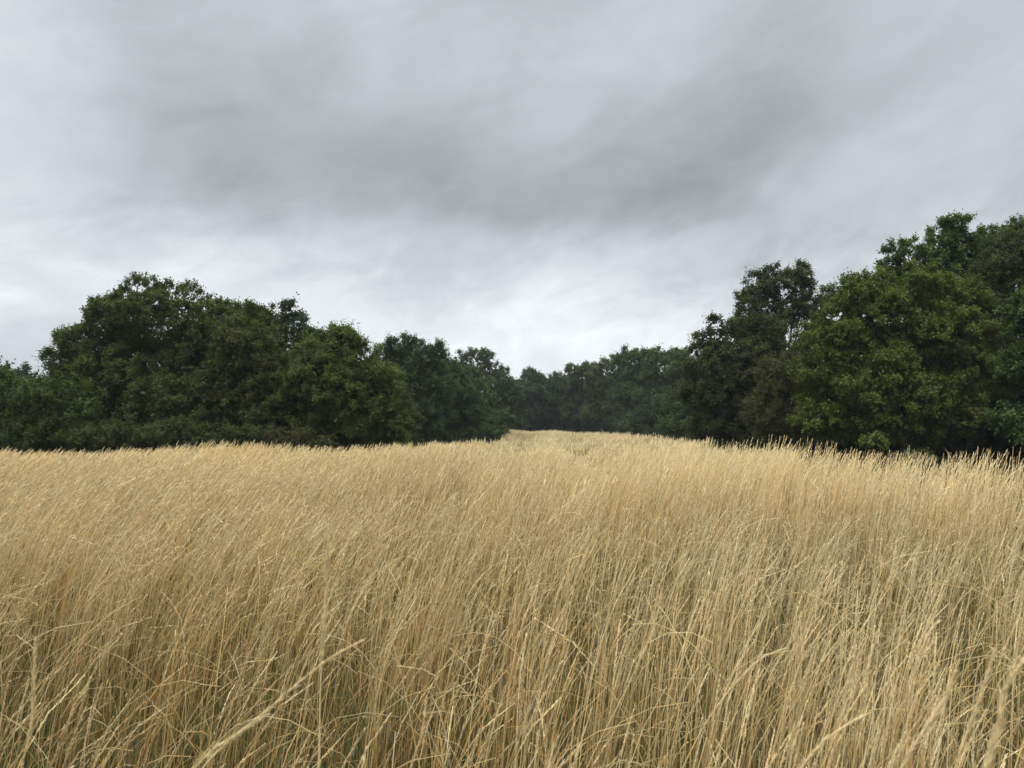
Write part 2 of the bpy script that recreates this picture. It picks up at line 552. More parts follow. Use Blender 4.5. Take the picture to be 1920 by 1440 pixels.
def meadow():
    r = np.random.default_rng(5)
    Qs, Cs = [], []
    HQ, HC = [], []
    bands = [  # d0, d1, stems/m2, K, stem width, head spikelets, spikelet length, spikelet width, tussocks/m2, tussock radius
        (1.2, 3.2, 300, 9, 0.0025, 52, 0.013, 0.0030, 22, 0.085),
        (3.2, 6.0, 290, 8, 0.0031, 24, 0.017, 0.0044, 20, 0.09),
        (6.0, 11.0, 240, 6, 0.0044, 11, 0.042, 0.0062, 15, 0.10),
        (11.0, 19.0, 200, 5, 0.0070, 5, 0.09, 0.0095, 9, 0.12),
        (19.0, 32.0, 140, 4, 0.012, 3, 0.13, 0.016, 4, 0.16),
        (32.0, 108.0, 42, 3, 0.026, 1, 0.22, 0.040, 1.2, 0.3),
    ]
    for (d0, d1, dens, K, wd, nsp, spl, spw, tden, trad) in bands:
        tx, ty = scatter(d0, d1, tden, r)
        nt_ = len(tx)
        ok = r.random(nt_) < np.clip(0.25 + 1.3 * vnoise(tx, ty, 0.9, 61, 2), 0.3, 1)
        tx, ty = tx[ok], ty[ok]
        nt_ = len(tx)
        hv = 0.10 if d0 < 8 else 0.055
        t_lean, t_az, t_h, t_c = r.normal(0, 0.06, nt_), r.normal(0, 0.2, nt_), r.normal(1, hv, nt_), r.normal(0, 1, nt_)
        tid = r.integers(0, nt_, int(nt_ * dens / tden * 0.8))
        tr_ = trad * np.abs(r.normal(0, 1, len(tid))) * r.uniform(0.6, 1.4, nt_)[tid]
        ta_ = r.uniform(0, 2 * math.pi, len(tid))
        x1, y1 = tx[tid] + tr_ * np.cos(ta_), ty[tid] + tr_ * np.sin(ta_)
        x2, y2 = scatter(d0, d1, dens * 0.22, r)
        x, y = np.concatenate([x1, x2]), np.concatenate([y1, y2])
        z0_ = np.zeros(len(x2))
        d_lean, d_az = np.concatenate([t_lean[tid], z0_]), np.concatenate([t_az[tid], z0_])
        d_h, d_c = np.concatenate([t_h[tid], z0_ + 1]), np.concatenate([t_c[tid], z0_])
        kp = (r.random(len(x)) > 0.6 * track_mask(x, y)) & (y < edge_d(x, y) + 0.4)
        x, y, d_lean, d_az, d_h, d_c = x[kp], y[kp], d_lean[kp], d_az[kp], d_h[kp], d_c[kp]
        n = len(x)
        base = np.stack([x, y, ground_z(x, y) - 0.01], -1)
        h = height_field(x, y) * r.normal(1.0, 0.12 if d0 < 8 else 0.085, n) * d_h
        tallies = r.random(n) < 0.02
        h = np.where(tallies & (d0 < 19), h * (1.18 if d0 < 6 else 1.1), h)
        h = np.minimum(h, height_field(x, y) * (1.35 if d0 < 6 else 1.22 if d0 < 11 else 1.14))
        if d0 < 3:
            h = np.minimum(h, 0.45 + 0.33 * y)      # nothing trodden up against the lens
        lean = lean_field(x, y) + r.normal(0, 0.07, n) + d_lean
        laz = r.normal(0.05, 0.25, n) + d_az               # most lean to +x, the way the wind blows
        stray = r.random(n) < (0.09 if y.mean() < 6 else 0.03 if y.mean() < 12 else 0.01)
        lean = np.where(stray, r.uniform(0.3, 1.15, n), lean)
        laz = np.where(stray, r.uniform(-3.14, 3.14, n), laz)
        bend = np.abs(r.normal(0.45, 0.35, n)) + 0.35 * sst(-x / y, 0.0, 0.5)
        P = bent_curve(base, h, laz, lean, bend, K, r, 0.05)
        c = straw_colour(x, y, r)
        c = c * (1 + 0.13 * d_c[:, None])
        u_ = x / np.maximum(y, 0.5)
        crest_and_shade = np.clip(sst(y, 5.8, 7.5) * sst(u_, -0.1, 0.25) + 0.6 * sst(y, 9, 14) - 0.6 * np.exp(-((y - 4.9) / 0.95) ** 2) * sst(x, 0.7, 2.2) - 0.55 * np.exp(-((x + 1.4) / 0.7) ** 2 - ((y - 6.4) / 0.8) ** 2), -0.5, 1)[:, None]
        pal = np.clip(r.uniform(0.2, 0.9, (n, 1)) + 0.3 * crest_and_shade, 0, 1)
        c = c * (1 + 0.12 * np.maximum(crest_and_shade, 0) + 0.5 * np.minimum(crest_and_shade, 0))  # below zero it paints the right-hand hollow's shade into the stem colour
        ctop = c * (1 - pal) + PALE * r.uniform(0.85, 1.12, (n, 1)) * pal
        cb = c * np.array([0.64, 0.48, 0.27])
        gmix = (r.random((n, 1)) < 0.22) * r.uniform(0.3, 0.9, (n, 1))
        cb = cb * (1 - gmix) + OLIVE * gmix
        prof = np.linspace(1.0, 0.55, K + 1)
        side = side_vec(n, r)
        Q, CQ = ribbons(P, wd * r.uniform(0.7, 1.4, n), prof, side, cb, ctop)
        Qs.append(Q)
        Cs.append(CQ)
        if y.mean() < 4:
            side2 = np.cross(side, np.array([0, 0, 1.0]))
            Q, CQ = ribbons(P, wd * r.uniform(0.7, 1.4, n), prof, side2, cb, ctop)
            Qs.append(Q)
            Cs.append(CQ)
        # seed heads
        hm = r.random(n) < (0.7 if d0 < 11 else 0.85)
        Ph = P[hm]
        hc = (ctop[hm] * 0.62 + np.array([0.92, 0.82, 0.58]) * 0.4) * r.uniform(0.8, 1.12, (hm.sum(), 1))
        hl = r.uniform(0.6, 1.4, hm.sum())
        t0 = 1 - 0.19
        Q, CQ = spikelets(Ph, t0, nsp, spl * hl, spw * hl, 0.22 if d0 < 6 else 0.11, hc, r)
        HQ.append(Q)
        HC.append(CQ)
    # leaf blades: dead curling ones and green ones at the foot of the stems
    for (d0, d1, dens, K, wd, frac_green, hmin, hmax) in [
            (1.2, 3.4, 1000, 6, 0.0042, 0.60, 0.15, 0.50), (3.4, 7.0, 550, 5, 0.0055, 0.70, 0.15, 0.52),
            (7.0, 14.0, 300, 4, 0.009, 0.45, 0.2, 0.55), (14.0, 30.0, 70, 3, 0.02, 0.4, 0.2, 0.5),
            (30.0, 108.0, 34, 2, 0.035, 0.35, 0.12, 0.36)]:
        x, y = scatter(d0, d1, dens, r)
        n = len(x)
        base = np.stack([x, y, ground_z(x, y) - 0.01], -1)
        h = r.uniform(hmin, hmax, n)
        lean = np.abs(r.normal(0.35, 0.3, n))
        P = bent_curve(base, h, r.uniform(-3.14, 3.14, n), lean, r.uniform(0.2, 2.2, n), K, r, 0.15)
        pg = np.clip(frac_green + 1.2 * (vnoise(x, y, 2.0, 71, 3) - 0.5) + 0.15 * track_mask(x, y), 0.05, 0.95)
        isg = (r.random(n) < pg)[:, None]
        cg = (GREEN * r.uniform(0.7, 1.5, (n, 1)) + np.array([0.05, 0.03, 0.0]) * r.random((n, 1)))
        cd = straw_colour(x, y, r) * 0.85
        c = np.where(isg, cg, cd)
        prof = np.concatenate([[0.7], np.ones(K - 1), [0.08]]) if K > 1 else np.array([1, .1])
        Q, CQ = ribbons(P, wd * r.uniform(0.6, 1.4, n), prof, side_vec(n, r, 1.5), c * 0.85, c)
        Qs.append(Q)
        Cs.append(CQ)
    # broken and bent-over stalks lying across the stand in front
    x, y = scatter(1.3, 6.0, 95, r)
    n = len(x)
    z = height_field(x, y) * r.uniform(0.25, 0.85, n)
    base = np.stack([x, y, ground_z(x, y) + z], -1)
    h = r.uniform(0.18, 0.6, n)
    P = bent_curve(base, h, np.where(r.random(n) < 0.65, r.normal(0.1, 0.6, n), r.uniform(-3.14, 3.14, n)),
                   r.uniform(1.0, 2.0, n), r.normal(0.2, 0.4, n), 6, r, 0.10)
    c = straw_colour(x, y, r)
    c = c * 0.4 + PALE * 0.68
    Q, CQ = ribbons(P, 0.0019 * r.uniform(0.7, 1.5, n), np.linspace(1, 0.5, 7), side_vec(n, r) * 0.35 + np.array([0, 0, 0.9]), c, c)
    Qs.append(Q)
    Cs.append(CQ)
    V = np.concatenate(Qs + HQ)
    CC_ = np.concatenate(Cs + HC)
    print('meadow quads', len(V))
    link('meadow_grass', make_mesh('meadow_grass', V, 4, CC_), M_GRASS, kind='stuff',
         label='tall dry straw-coloured meadow grass bending in the wind', category='grass')


meadow()


# short turf and litter on the mown strip and under the trees
def turf():
    r = np.random.default_rng(17)
    n = 150000
    y = r.uniform(8, 60, n)
    x = r.uniform(-1.0, 1.0, n) * y
    e = edge_d(x, y)
    k = (y > e - 1.0) & (y < e + 12)
    x, y = x[k], y[k]
    n = len(x)
    base = np.stack([x, y, ground_z(x, y) - 0.01], -1)
    P = bent_curve(base, r.uniform(0.08, 0.32, n), r.uniform(-3.14, 3.14, n), np.abs(r.normal(.3, .3, n)), r.uniform(0, 1.5, n), 3, r, 0.1)
    isg = (r.random(n) < 0.45)[:, None]
    c = np.where(isg, GREEN * r.uniform(0.6, 1.3, (n, 1)), BROWN * r.uniform(0.5, 1.1, (n, 1)))
    Q, CQ = ribbons(P, 0.022 * r.uniform(0.6, 1.4, n), np.array([1, 1, .8, .1]), side_vec(n, r, 1.5), c, c)
    link('short_grass', make_mesh('short_grass', Q, 4, CQ), M_GRASS, kind='stuff',
         label='short brown and green grass on the strip between meadow and trees', category='grass')


turf()


# ------------------------------------------------------------------ stalks close to the lens
def stalk(pts, D, head_frac, head_w, label, stem_w=0.0024, pale=0.8, seed=1, nsp=150, cat='grass stalk', Dtip=None):
    """a single tall grass stalk: pts are photograph pixels from low to tip, at distance D"""
    r = np.random.default_rng(seed)
    Dt = D if Dtip is None else Dtip
    m = len(pts)
    w = [at(px, py, D + (Dt - D) * i / (m - 1)) for i, (px, py) in enumerate(pts)]
    # carry it down to the soil
    p0, p1 = w[0], w[1]
    d = (p0 - p1) / np.linalg.norm(p0 - p1)
    q = p0 + d * min(0.35, p0[2] * 0.4)
    foot = np.array([q[0] + d[0] * 0.06, q[1] + 0.03, 0.0])
    foot[2] = float(ground_z(foot[0], foot[1]))
    low_ = [foot * (1 - t) ** 2 + 2 * q * t * (1 - t) + p0 * t * t for t in (0, 0.25, 0.5, 0.75)]
    ctrl = np.array(low_ + w)
    # Catmull-Rom through the points
    pp = np.vstack([2 * ctrl[0] - ctrl[1], ctrl, 2 * ctrl[-1] - ctrl[-2]])
    out = []
    for i in range(1, len(pp) - 2):
        for s in np.linspace(0, 1, 9)[:-1]:
            a, b, c_, e = pp[i - 1], pp[i], pp[i + 1], pp[i + 2]
            out.append(0.5 * ((2 * b) + (c_ - a) * s + (2 * a - 5 * b + 4 * c_ - e) * s * s + (3 * b - a - 3 * c_ + e) * s ** 3))
    out.append(ctrl[-1])
    Pc = np.array(out) - foot
    # resample evenly
    sl_ = np.concatenate([[0], np.cumsum(np.linalg.norm(np.diff(Pc, axis=0), axis=1))])
    tt = np.linspace(0, sl_[-1], 60)
    Pc = np.stack([np.interp(tt, sl_, Pc[:, k]) for k in range(3)], -1)
    root = bpy.data.objects.new('grass_stalk', None)
    root.location = foot
    root.empty_display_size = 0.1
    C.objects.link(root)
    root['label'] = label
    root['category'] = cat
    # stem: a tapered five-sided tube
    K = len(Pc)
    T = np.gradient(Pc, axis=0)
    T /= np.linalg.norm(T, axis=1, keepdims=True)
    S = np.cross(T, np.array([0, 1.0, 0.01]))
    S /= np.linalg.norm(S, axis=1, keepdims=True)
    U = np.cross(S, T)
    ns = 6
    an = np.arange(ns) / ns * 2 * math.pi
    rad = stem_w * 0.5 * np.linspace(1.15, 0.45, K) * (1 + 0.08 * r.normal(0, 1, K))
    V = Pc[:, None] + (S[:, None] * np.cos(an)[None, :, None] + U[:, None] * np.sin(an)[None, :, None]) * rad[:, None, None]
    base = GOLD * (1 - pale) + PALE * pale
    tcol = np.linspace(0.75, 1.05, K)[:, None, None] * base[None, None, :] * np.ones((1, ns, 1))
    i = np.arange(K - 1)[:, None] * ns + np.arange(ns)[None, :]
    j = np.arange(K - 1)[:, None] * ns + (np.arange(ns)[None, :] + 1) % ns
    Fc = np.stack([i, j, j + ns, i + ns], -1).reshape(-1, 4)
    me = indexed_mesh('stem', V.reshape(-1, 3), Fc, 4, tcol.reshape(-1, 3), smooth=True)
    o = bpy.data.objects.new('stem', me)
    me.materials.append(M_GRASS)
    C.objects.link(o)
    o.parent = root
    # head of overlapping spikelets
    L = sl_[-1]
    t0 = 1 - head_frac / L
    hc = base[None, :] * 0.45 + np.array([[0.72, 0.61, 0.40]]) * 0.55
    Q, CQ = spikelets(Pc[None], t0, nsp, np.array([head_w * 2.2]), np.array([head_w * 0.42]), 0.30, hc, r)
    Q2, CQ2 = spikelets(Pc[None], t0 + 0.01, nsp // 2, np.array([head_w * 2.6]), np.array([head_w * 0.10]), 0.42, hc * 1.05, r)
    me = make_mesh('seed_head', np.concatenate([Q, Q2]), 4, np.concatenate([CQ, CQ2]))
    o = bpy.data.objects.new('seed_head', me)
    me.materials.append(M_HEAD)
    C.objects.link(o)
    o.parent = root
    return root


# ------------------------------------------------------------------ trees
def unit(v):
    return v / (np.linalg.norm(v, axis=-1, keepdims=True) + 1e-9)


def crown_mesh(lobes, leaf, clump_r, col, col2, seed, density=1.0, core=1.0, zmin=0.05, droop=0.0, sub=10, ragged=1.0, twigs=13, per=13):
    """lobes: list of (centre, radii). Three levels: lobe > bough > spray of leaves, each leaf a small rhombus."""
    r = np.random.default_rng(seed)
    LC = np.array([l[0] for l in lobes])
    LR = np.array([l[1] for l in lobes])
    # boughs on each lobe
    bc, br = [], []
    for c, rr in zip(LC, LR):
        m = sub
        # spread directions (Fibonacci with jitter)
        k = np.arange(m) + 0.5
        ph = np.arccos(1 - 2 * k / m)
        th = math.pi * (1 + 5 ** 0.5) * k + r.random() * 6
        d = np.stack([np.cos(th) * np.sin(ph), np.sin(th) * np.sin(ph), np.cos(ph)], -1)
        d = unit(d + r.normal(0, 0.22, d.shape))
        R = rr.mean()
        for q in d:
            s = r.uniform(0.30, 0.50)
            bc.append(c + q * rr * (1.0 - s * 0.72) * r.uniform(0.92, 1.06))
            br.append(np.array([1.1, 1.1, 0.82]) * R * s)
    bc, br = np.array(bc), np.array(br)
    inside = np.zeros(len(bc))
    for c, rr in zip(LC, LR):
        dd = np.linalg.norm((bc - c) / rr, axis=1)
        inside = np.maximum(inside, (dd < 0.45).astype(float))
    keep = (inside < 0.5) & (bc[:, 2] > zmin)
    bc, br = bc[keep], br[keep]
    # clumps on each bough's surface, more of them on the upper and outer side
    cp, cn = [], []
    for c, rr in zip(bc, br):
        area = 4 * math.pi * rr[0] * rr[2]
        m = max(3, int(area / (clump_r ** 2) * 0.62 * density))
        d = unit(r.normal(0, 1, (m, 3)))
        out = unit(c - LC.mean(0))
        keep = r.random(m) < np.clip(0.62 + 0.38 * d[:, 2] + 0.35 * (d @ out), 0.12, 1)
        d = d[keep]
        cp.append(c + d * rr * r.uniform(0.72, 1.02, (len(d), 1)))
        cn.append(unit(d + out * 0.3 + np.array([0, 0, 0.25])))
    cp, cn = np.concatenate(cp), np.concatenate(cn)
    # drop what lies deep inside another bough
    deep = np.zeros(len(cp), bool)
    for c, rr in zip(bc, br):
        deep |= np.linalg.norm((cp - c) / rr, axis=1) < 0.55
    cp, cn = cp[~deep], cn[~deep]
    ok = cp[:, 2] > zmin
    cp, cn = cp[ok], cn[ok]
    n = len(cp)
    tone = np.clip(r.normal(1.0, 0.16, n), 0.6, 1.5)
    mixc = np.clip(r.normal(0.5, 0.3, n), 0, 1)
    # sprays
    T = twigs
    td = unit(cn[:, None, :] * 1.0 + r.normal(0, 0.62, (n, T, 3)) + np.array([0, 0, 0.18 - droop]))
    tl = clump_r * r.uniform(0.45, 1.05, (n, T, 1)) * np.where(r.random((n, T, 1)) < 0.06, 1.0 + 0.6 * ragged, 1.0)
    Lf = per
    s = (np.arange(Lf)[None, None, :] + r.random((n, T, Lf))) / Lf
    s = 0.15 + 0.85 * s
    pos = cp[:, None, None, :] + td[:, :, None, :] * (tl[:, :, None, :] * s[..., None])
    pos[..., 2] -= droop * (tl * s) ** 2 * 1.2
    pos += r.normal(0, leaf * 0.5, pos.shape)
    ax = unit(td[:, :, None, :] * 0.7 + r.normal(0, 0.7, pos.shape) + np.array([0, 0, -0.25 - droop]))
    nr = unit(r.normal(0, 0.45, pos.shape) + np.array([0, 0, 0.75]) + cn[:, None, None, :] * 0.45)
    sd = unit(np.cross(ax, nr))
    ll = leaf * r.uniform(0.65, 1.25, s.shape)[..., None]
    a = pos
    tip = pos + ax * ll
    md = pos + ax * ll * 0.45
    Q = np.stack([a, md + sd * ll * 0.34, tip, md - sd * ll * 0.34], -2).reshape(-1, 4, 3)
    tn = (tone[:, None, None] * r.uniform(0.88, 1.14, s.shape))
    mc = np.clip(mixc[:, None, None] + r.normal(0, 0.18, s.shape), 0, 1)[..., None]
    cc_ = ((np.array(col) * (1 - mc) + np.array(col2) * mc) * tn[..., None]).reshape(-1, 3)
    # inner leafage that closes the crown
    if core > 0:
        qs, cs = [], []
        for c, rr in zip(np.concatenate([LC, bc]), np.concatenate([LR * 0.78, br * 0.8])):
            m = int(core * 4 * math.pi * rr[0] * rr[2] / (leaf * leaf) * 0.24)
            d = unit(r.normal(0, 1, (m, 3)))
            p = c + d * rr * r.uniform(0.55, 1.0, (m, 1))
            p = p[p[:, 2] > zmin * 0.5]
            m = len(p)
            if not m:
                continue
            l2 = leaf * 2.3 * r.uniform(0.6, 1.3, (m, 1))
            ax2 = unit(r.normal(0, 1, (m, 3)))
            sd2 = unit(np.cross(ax2, unit(r.normal(0, 1, (m, 3)))))
            qs.append(np.stack([p - ax2 * l2 * .5, p + sd2 * l2 * .3, p + ax2 * l2 * .5, p - sd2 * l2 * .3], 1))
            cs.append(np.array(col) * r.uniform(0.7, 1.1, (m, 1)))
        Q = np.concatenate([Q] + qs)
        cc_ = np.concatenate([cc_] + cs)
    return Q, cc_, bc


def tube(pts, rads, ns=8):
    pts = np.array(pts, float)
    K = len(pts)
    T = unit(np.gradient(pts, axis=0))
    S = unit(np.cross(T, np.array([0.03, 1.0, 0.02])))
    U = np.cross(S, T)
    an = np.arange(ns) / ns * 2 * math.pi
    V = pts[:, None] + (S[:, None] * np.cos(an)[None, :, None] + U[:, None] * np.sin(an)[None, :, None]) * np.array(rads)[:, None, None]
    i = np.arange(K - 1)[:, None] * ns + np.arange(ns)[None, :]
    j = np.arange(K - 1)[:, None] * ns + (np.arange(ns)[None, :] + 1) % ns
    return V.reshape(-1, 3), np.stack([i, j, j + ns, i + ns], -1).reshape(-1, 4)


def trunk_mesh(foot, lobes, boughs, rbase, seed, stems=1):
    r = np.random.default_rng(seed + 900)
    Vs, Fs, off = [], [], 0

    def add(pts, rads, ns=8):
        nonlocal off
        v, f = tube(pts, rads, ns)
        Vs.append(v)
        Fs.append(f + off)
        off += len(v)

    LC = np.array([l[0] for l in lobes])
    zt = LC[:, 2].max()
    z0 = foot[2]
    top = np.array([LC[:, 0].mean() * .6 + foot[0] * .4, LC[:, 1].mean() * .6 + foot[1] * .4, zt])
    fork = foot + (top - foot) * 0.32 + np.array([r.normal(0, .1), r.normal(0, .1), 0])
    for s in range(stems):
        f0 = foot + np.array([r.normal(0, .25), r.normal(0, .25), 0]) * (s > 0)
        pts = [f0 + np.array([0, 0, -0.1])]
        rad = [rbase * 1.5]
        K = 12
        for i in range(1, K + 1):
            t = i / K
            p = f0 * (1 - t) + top * t + np.array([math.sin(t * 5 + seed), math.cos(t * 4 + seed * 2), 0]) * 0.12 * zt / 8
            pts.append(p)
            rad.append(rbase * ((1 - t) ** 0.8 * 0.95 + 0.06) * (1.15 if i == 1 else 1))
        add(pts, rad, 10)
    for c, rr in lobes:
        st = fork + (top - fork) * r.uniform(0, 0.35)
        midp = (st + c) / 2 + np.array([0, 0, 0.12 * np.linalg.norm(c - st)]) * r.uniform(-.3, 1)
        a = np.array([st * (1 - t) ** 2 + 2 * midp * t * (1 - t) + c * t * t for t in np.linspace(0, 1, 8)])
        a[1:-1] += r.normal(0, 0.05, (6, 3))
        add(a, np.linspace(rbase * .32, rbase * .10, 8), 7)
        # smaller limbs to the boughs near this lobe
        dd = np.linalg.norm((boughs - c) / rr, axis=1)
        for b in boughs[dd < 1.1][:9]:
            st2 = a[r.integers(3, 8)]
            m2 = (st2 + b) / 2 + r.normal(0, 0.12, 3)
            q = np.array([st2 * (1 - t) ** 2 + 2 * m2 * t * (1 - t) + b * t * t for t in np.linspace(0, 1, 6)])
            add(q, np.linspace(rbase * .12, rbase * .04, 6), 5)
            for _ in range(3):
                st3 = q[r.integers(2, 6)]
                e3 = b + unit(r.normal(0, 1, 3) + np.array([0, 0, .1])) * 0.26 * rr.mean()
                q3 = np.array([st3 * (1 - t) + e3 * t for t in np.linspace(0, 1, 4)])
                q3[1:-1] += r.normal(0, .04, (2, 3))
                add(q3, np.linspace(rbase * .07, rbase * .02, 4), 4)
    V = np.concatenate(Vs)
    V[:, 2] = np.maximum(V[:, 2], z0 - 0.15)
    return V, np.concatenate(Fs)


N_LEAVES = 0


def tree(name, cat, label, lobes_px, D, leaf=0.075, clump=0.34, col=(0.05, 0.085, 0.02), col2=(0.085, 0.11, 0.028),
         seed=1, group=None, foot_px=None, rbase=None, dz=0.0, depth=0.85, shrink=0.55, **kw):
    """lobes_px: (px, py, rx, ry[, extra depth in m]) in photograph pixels, standing at distance D"""
    global N_LEAVES
    col = tuple(np.array(col) * np.array([1.10, 1.12, 1.0]))
    col2 = tuple(np.array(col2) * np.array([1.10, 1.12, 1.0]))
    if D < 65 and leaf > 0.06:
        leaf *= 1.12
        kw.setdefault('per', 13)
    lobes = []
    for l in lobes_px:
        px, py, rx, ry = l[:4]
        dd = l[4] if len(l) > 4 else 0.0
        Dl = D + dd
        c = at(px, py, Dl)
        R = np.array([rx, 0, ry]) * Dl / F
        R = np.maximum(R - clump * shrink, clump * 0.9)
        R[1] = (R[0] + R[2]) / 2 * depth
        lobes.append((c, R))
    # put the foot under the crown
    fx = np.mean([l[0][0] for l in lobes]) if foot_px is None else at(foot_px, 800, D)[0]
    fy = np.mean([l[0][1] for l in lobes])
    foot = np.array([fx, fy, float(ground_z(fx, fy))])
    Q, cc_, bc = crown_mesh(lobes, leaf, clump, col, col2, seed, **kw)
    N_LEAVES += len(Q)
    H = max(l[0][2] + l[1][2] for l in lobes)
    V, Fc = trunk_mesh(foot, lobes, bc, rbase or H * 0.018, seed)
    root = bpy.data.objects.new(name, None)
    root.location = foot
    C.objects.link(root)
    root['label'] = label
    root['category'] = cat
    if group:
        root['group'] = group
    me = make_mesh('crown', Q - foot, 4, cc_)
    me.materials.append(M_LEAF)
    o = bpy.data.objects.new('crown', me)
    C.objects.link(o)
    o.parent = root
    me = indexed_mesh('trunk', V - foot, Fc, 4, smooth=True)
    me.materials.append(M_BARK)
    o = bpy.data.objects.new('trunk', me)
    C.objects.link(o)
    o.parent = root
    return root


DARK = (0.032, 0.050, 0.018)
MID = (0.052, 0.076, 0.020)
OLV = (0.068, 0.080, 0.026)
YEL = (0.105, 0.125, 0.030)
BRI = (0.08, 0.108, 0.028)
BRN = (0.075, 0.068, 0.028)
BLU = (0.040, 0.082, 0.036)

LG = 'trees along the left edge of the meadow'
FG = 'distant trees closing the far end of the meadow'
RG = 'trees along the right edge of the meadow'

